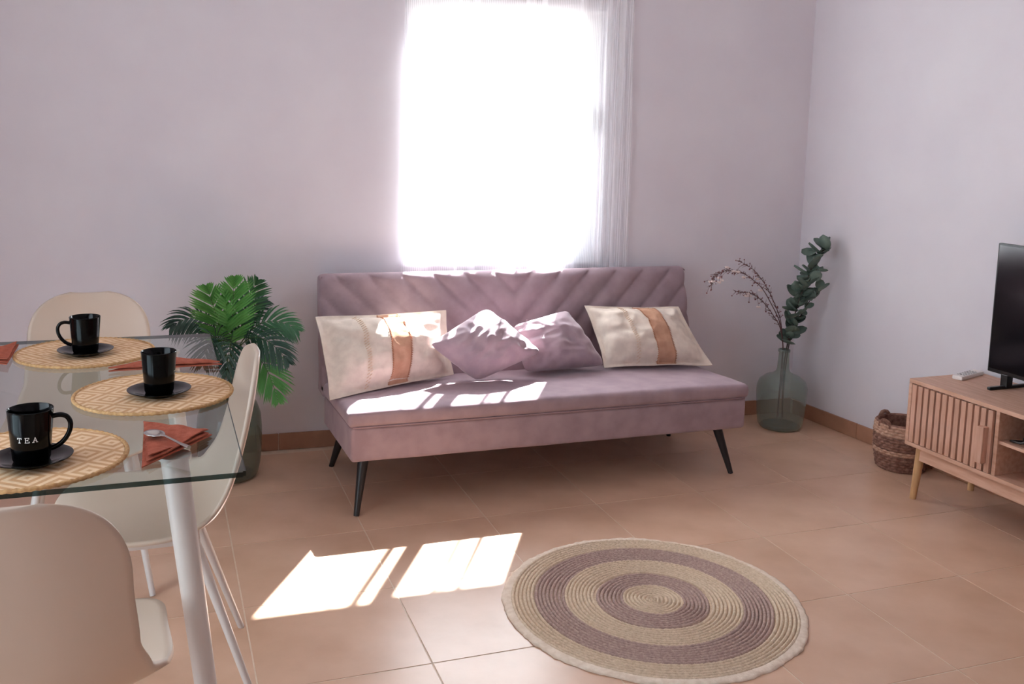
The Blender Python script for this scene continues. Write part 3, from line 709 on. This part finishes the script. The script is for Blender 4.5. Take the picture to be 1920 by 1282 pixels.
def make_chair(label, loc, rotz):
    root = thing('dining_chair', label, 'chair', loc, rotz, 'beige shell dining chairs')
    sh = obj('shell', shell_me, root); solid(sh, .011, 0)
    m = MB(); m.box(-.13, .13, -.12, .13, .395, .408, .004); m.lathe([(.0001, .402), (.05, .402), (.05, .424), (.0001, .424)], 20); m.build('seat_bracket', 'white_leg', root)
    for sx_ in (-1, 1):
        for sy_ in (-1, 1):
            m = MB(); m.tube([(sx_ * .115, .005 + sy_ * .11, .402), (sx_ * .185, .0 + sy_ * .240, 0)], [.0135, .0085], 14); m.build('leg', 'white_leg', root)
    return root
ch = make_chair('beige shell chair at the far end of the glass table facing the viewer', (-.885, -1.01, 0), PI)
for lab, loc, rz in (('beige shell chair tucked in beside the table on its sofa side, seen edge-on', (-.705, -1.70, 0), PI / 2), ('nearest beige shell chair with its back to the viewer', (-.905, -2.40, 0), 0)):
    c = copy_tree(ch); c.location = loc; c.rotation_euler.z = rz; c['label'] = lab

# placemats
mats = [((-.868, -1.255), 'farthest round straw placemat, in front of the far chair', -.1), ((-.685, -1.742), 'middle round straw placemat overhanging the sofa-side edge of the glass table', .2), ((-.918, -2.170), 'nearest round straw placemat, under the mug marked TEA', .12)]
for (x, y), lab, rz in mats:
    t = thing('placemat', lab, 'placemat', (x, y, .75), rz, 'round straw placemats')
    m = MB(); m.lathe([(.0001, .0002), (.176, .0002), (.179, .004), (.176, .0072), (.09, .0076), (.0001, .0078)], 72); m.build('woven_disc', 'straw', t, True, 30)
    m = MB(); pts = []
    nR = 150
    for q in range(nR):
        a = 2 * PI * q / nR; pts.append(Vector((.1815 * math.cos(a), .1815 * math.sin(a), .005)))
    b0 = 0
    for q in range(nR):
        a = 2 * PI * q / nR
        for k in range(7):
            tt = 2 * PI * k / 7; r = .0045 * (1 + .22 * math.sin(75 * a / 1.0 + tt)); m.v.append(((.1815 + r * math.cos(tt)) * math.cos(a), (.1815 + r * math.cos(tt)) * math.sin(a), .0052 + r * math.sin(tt) * .95))
    for q in range(nR):
        for k in range(7): m.f.append((q * 7 + k, q * 7 + (k + 1) % 7, ((q + 1) % nR) * 7 + (k + 1) % 7, ((q + 1) % nR) * 7 + k))
    m.build('braided_rim', 'straw_rim', t, True, 80)

# saucers and mugs
sau_me = MB().lathe([(.0001, .003), (.03, .003), (.034, .0), (.038, .0), (.042, .004), (.058, .0095), (.073, .0145), (.0735, .016), (.071, .0165), (.056, .012), (.040, .0072), (.034, .0062), (.0001, .0062)], 56).mesh('saucer', 'ceramic')
def mug_profile():
    return [(.0001, .004), (.026, .0035), (.028, 0), (.0315, .0005), (.0335, .006), (.0355, .03), (.0385, .07), (.0405, .0975), (.0412, .1), (.0400, .1012), (.0385, .0995), (.0365, .07), (.0332, .03), (.031, .012), (.028, .008), (.0001, .007)]
mug_me = MB().lathe(mug_profile(), 56).mesh('mug_body', 'ceramic')
hpts = [(.0375, 0, .084), (.052, 0, .087), (.064, 0, .083), (.0705, 0, .071), (.069, 0, .055), (.061, 0, .039), (.049, 0, .027), (.0345, 0, .021)]
hv = [Vector(p) for p in hpts]; hs = []
for i in range(len(hv) - 1):
    for t in range(4): hs.append(hv[i].lerp(hv[i + 1], t / 4))
hs.append(hv[-1])
for _ in range(3): hs = [hs[0]] + [(hs[i - 1] + hs[i] * 2 + hs[i + 1]) / 4 for i in range(1, len(hs) - 1)] + [hs[-1]]
han_me = MB().tube(hs, .0048, 10).mesh('mug_handle', 'ceramic')
def tea_mesh():
    strokes = {'T': [(-.5, 1, .5, 1), (0, 0, 0, 1), (-.5, .8, -.5, 1), (.5, .8, .5, 1), (-.2, 0, .2, 0)], 'E': [(-.35, 0, -.35, 1), (-.5, 1, .45, 1), (-.5, 0, .5, 0), (-.35, .52, .2, .52), (.45, .82, .45, 1), (.5, 0, .5, .2), (.2, .42, .2, .62)], 'A': [(-.45, 0, 0, 1), (0, 1, .45, 0), (-.24, .36, .24, .36), (-.62, 0, -.26, 0), (.26, 0, .62, 0)]}
    m = MB()
    for ci, ch_ in enumerate('TEA'):
        cx_ = (ci - 1) * .0138
        for (x0, y0, x1, y1) in strokes[ch_]:
            a = Vector((cx_ + x0 * .0072, .045 + y0 * .0092)); b_ = Vector((cx_ + x1 * .0072, .045 + y1 * .0092)); d = (b_ - a).normalized(); n = Vector((-d.y, d.x)) * .0006
            a -= d * .0006; b_ += d * .0006; b0 = len(m.v); K = 4
            for q in range(K + 1):
                p = a.lerp(b_, q / K)
                for s in (-1, 1):
                    w_ = p + n * s; r = .0355 + (w_.y - .03) * .075 + .0005; th = -PI / 2 + w_.x / r
                    m.v.append((r * math.cos(th), r * math.sin(th), w_.y))
            for q in range(K): a_ = b0 + q * 2; m.f.append((a_, a_ + 1, a_ + 3, a_ + 2))
    return m.mesh('lettering', 'print', False)
tea_me = tea_mesh()
for (x, y), rz, l1, l2 in (((-.866, -1.292), PI, 'black mug with its handle to the left on the farthest placemat', 'black saucer on the farthest placemat'), ((-.674, -1.772), PI / 2, 'black mug with hidden handle on the middle placemat', 'black saucer on the middle placemat'), ((-.905, -2.212), math.radians(-4), 'black mug printed TEA with its handle to the right', 'black saucer under the mug printed TEA')):
    s = thing('saucer', l2, 'saucer', (x, y, .758), 0, 'black saucers'); obj('dish', sau_me, s)
    t = thing('mug', l1, 'mug', (x, y, .7645), rz, 'black mugs')
    obj('mug_body', mug_me, t); obj('handle', han_me, t); le = obj('lettering', tea_me, t); le['label'] = 'white lettering reading TEA'

# napkins
def napkin(label, tri, layers, seed, lift=.006):
    A, B, C = [Vector((p[0], p[1], 0)) for p in tri]; cen = (A + B + C) / 3
    root = thing('napkin', label, 'napkin', (cen.x, cen.y, .75), 0, 'rust linen napkins'); rnd = random.Random(seed)
    for k in range(layers):
        sh = 1 - .05 * k; jit = [Vector((rnd.uniform(-.006, .006), rnd.uniform(-.006, .006), 0)) for _ in range(3)]
        a, b_, c = [(p - cen) * sh + j for p, j in zip((A, B, C), jit)]
        z0 = .0015 + lift * k
        def f(u, v, side):
            p = a.lerp(b_, u).lerp(c, v * .985); e = min(1, 5.5 * min(v + .02, 1 - v, (u + .0) * (1 - v) * 2 + .02, (1 - u) * (1 - v) * 2 + .02))
            z = z0 + side * lift * .42 * math.sqrt(max(0, 1 - (1 - min(1, max(0, e))) ** 2)) + (.0025 * (k + .3) * noise.noise(Vector((p.x * 22, p.y * 22, seed + k))) if k else 0)
            return (p.x, p.y, max(.0006, z + lift * .42))
        m = MB(); m.grid(lambda u, v: f(u, v, 1), 26, 20); m.grid(lambda u, v: f(u, v, -1), 26, 20)
        K = 27
        ring = [(i, 0) for i in range(26)] + [(26, j) for j in range(20)] + [(26 - i, 20) for i in range(26)] + [(0, 20 - j) for j in range(20)]
        for e0, e1 in zip(ring, ring[1:] + ring[:1]): i0 = e0[1] * K + e0[0]; i1 = e1[1] * K + e1[0]; m.f.append((i0, i1, i1 + K * 21, i0 + K * 21))
        m.build('fold', 'napkin', root, True, 60)
    return root
napkin('rust napkin folded into a triangle with a teaspoon, nearest the viewer', [(-.712, -2.0), (-.703, -2.275), (-.572, -2.11)], 3, 2, .006)
napkin('rust napkin lying behind the middle placemat', [(-.80, -1.50), (-.515, -1.49), (-.66, -1.39)], 2, 5, .009)
napkin('rust napkin at the left edge of the picture', [(-1.055, -1.12), (-1.052, -1.36), (-1.21, -1.25)], 3, 9)
sp = thing('teaspoon', 'polished teaspoon lying on the nearest rust napkin', 'spoon', (-.684, -2.15, .7725), math.radians(-58))
sp.scale = (1.25, 1.25, 1.25)
m = MB()
def spf(u, v):
    t = u * 2 * PI; r = v; x = -.0 + .021 * r * math.cos(t); y = .0145 * r * math.sin(t) * (1 - .15 * math.cos(t)); return (x, y, .004 - .006 * (1 - r * r) + .002)
m.grid(spf, 28, 8, True); bo = m.build('bowl', 'steel', sp); solid(bo, .0012, 0)
m = MB(); m.tube([(.019, 0, .006), (.03, 0, .0075), (.05, 0, .006), (.075, 0, .004), (.095, 0, .0035)], [.0032, .002, .002, .0028, .0036], 8); m.build('handle', 'steel', sp)
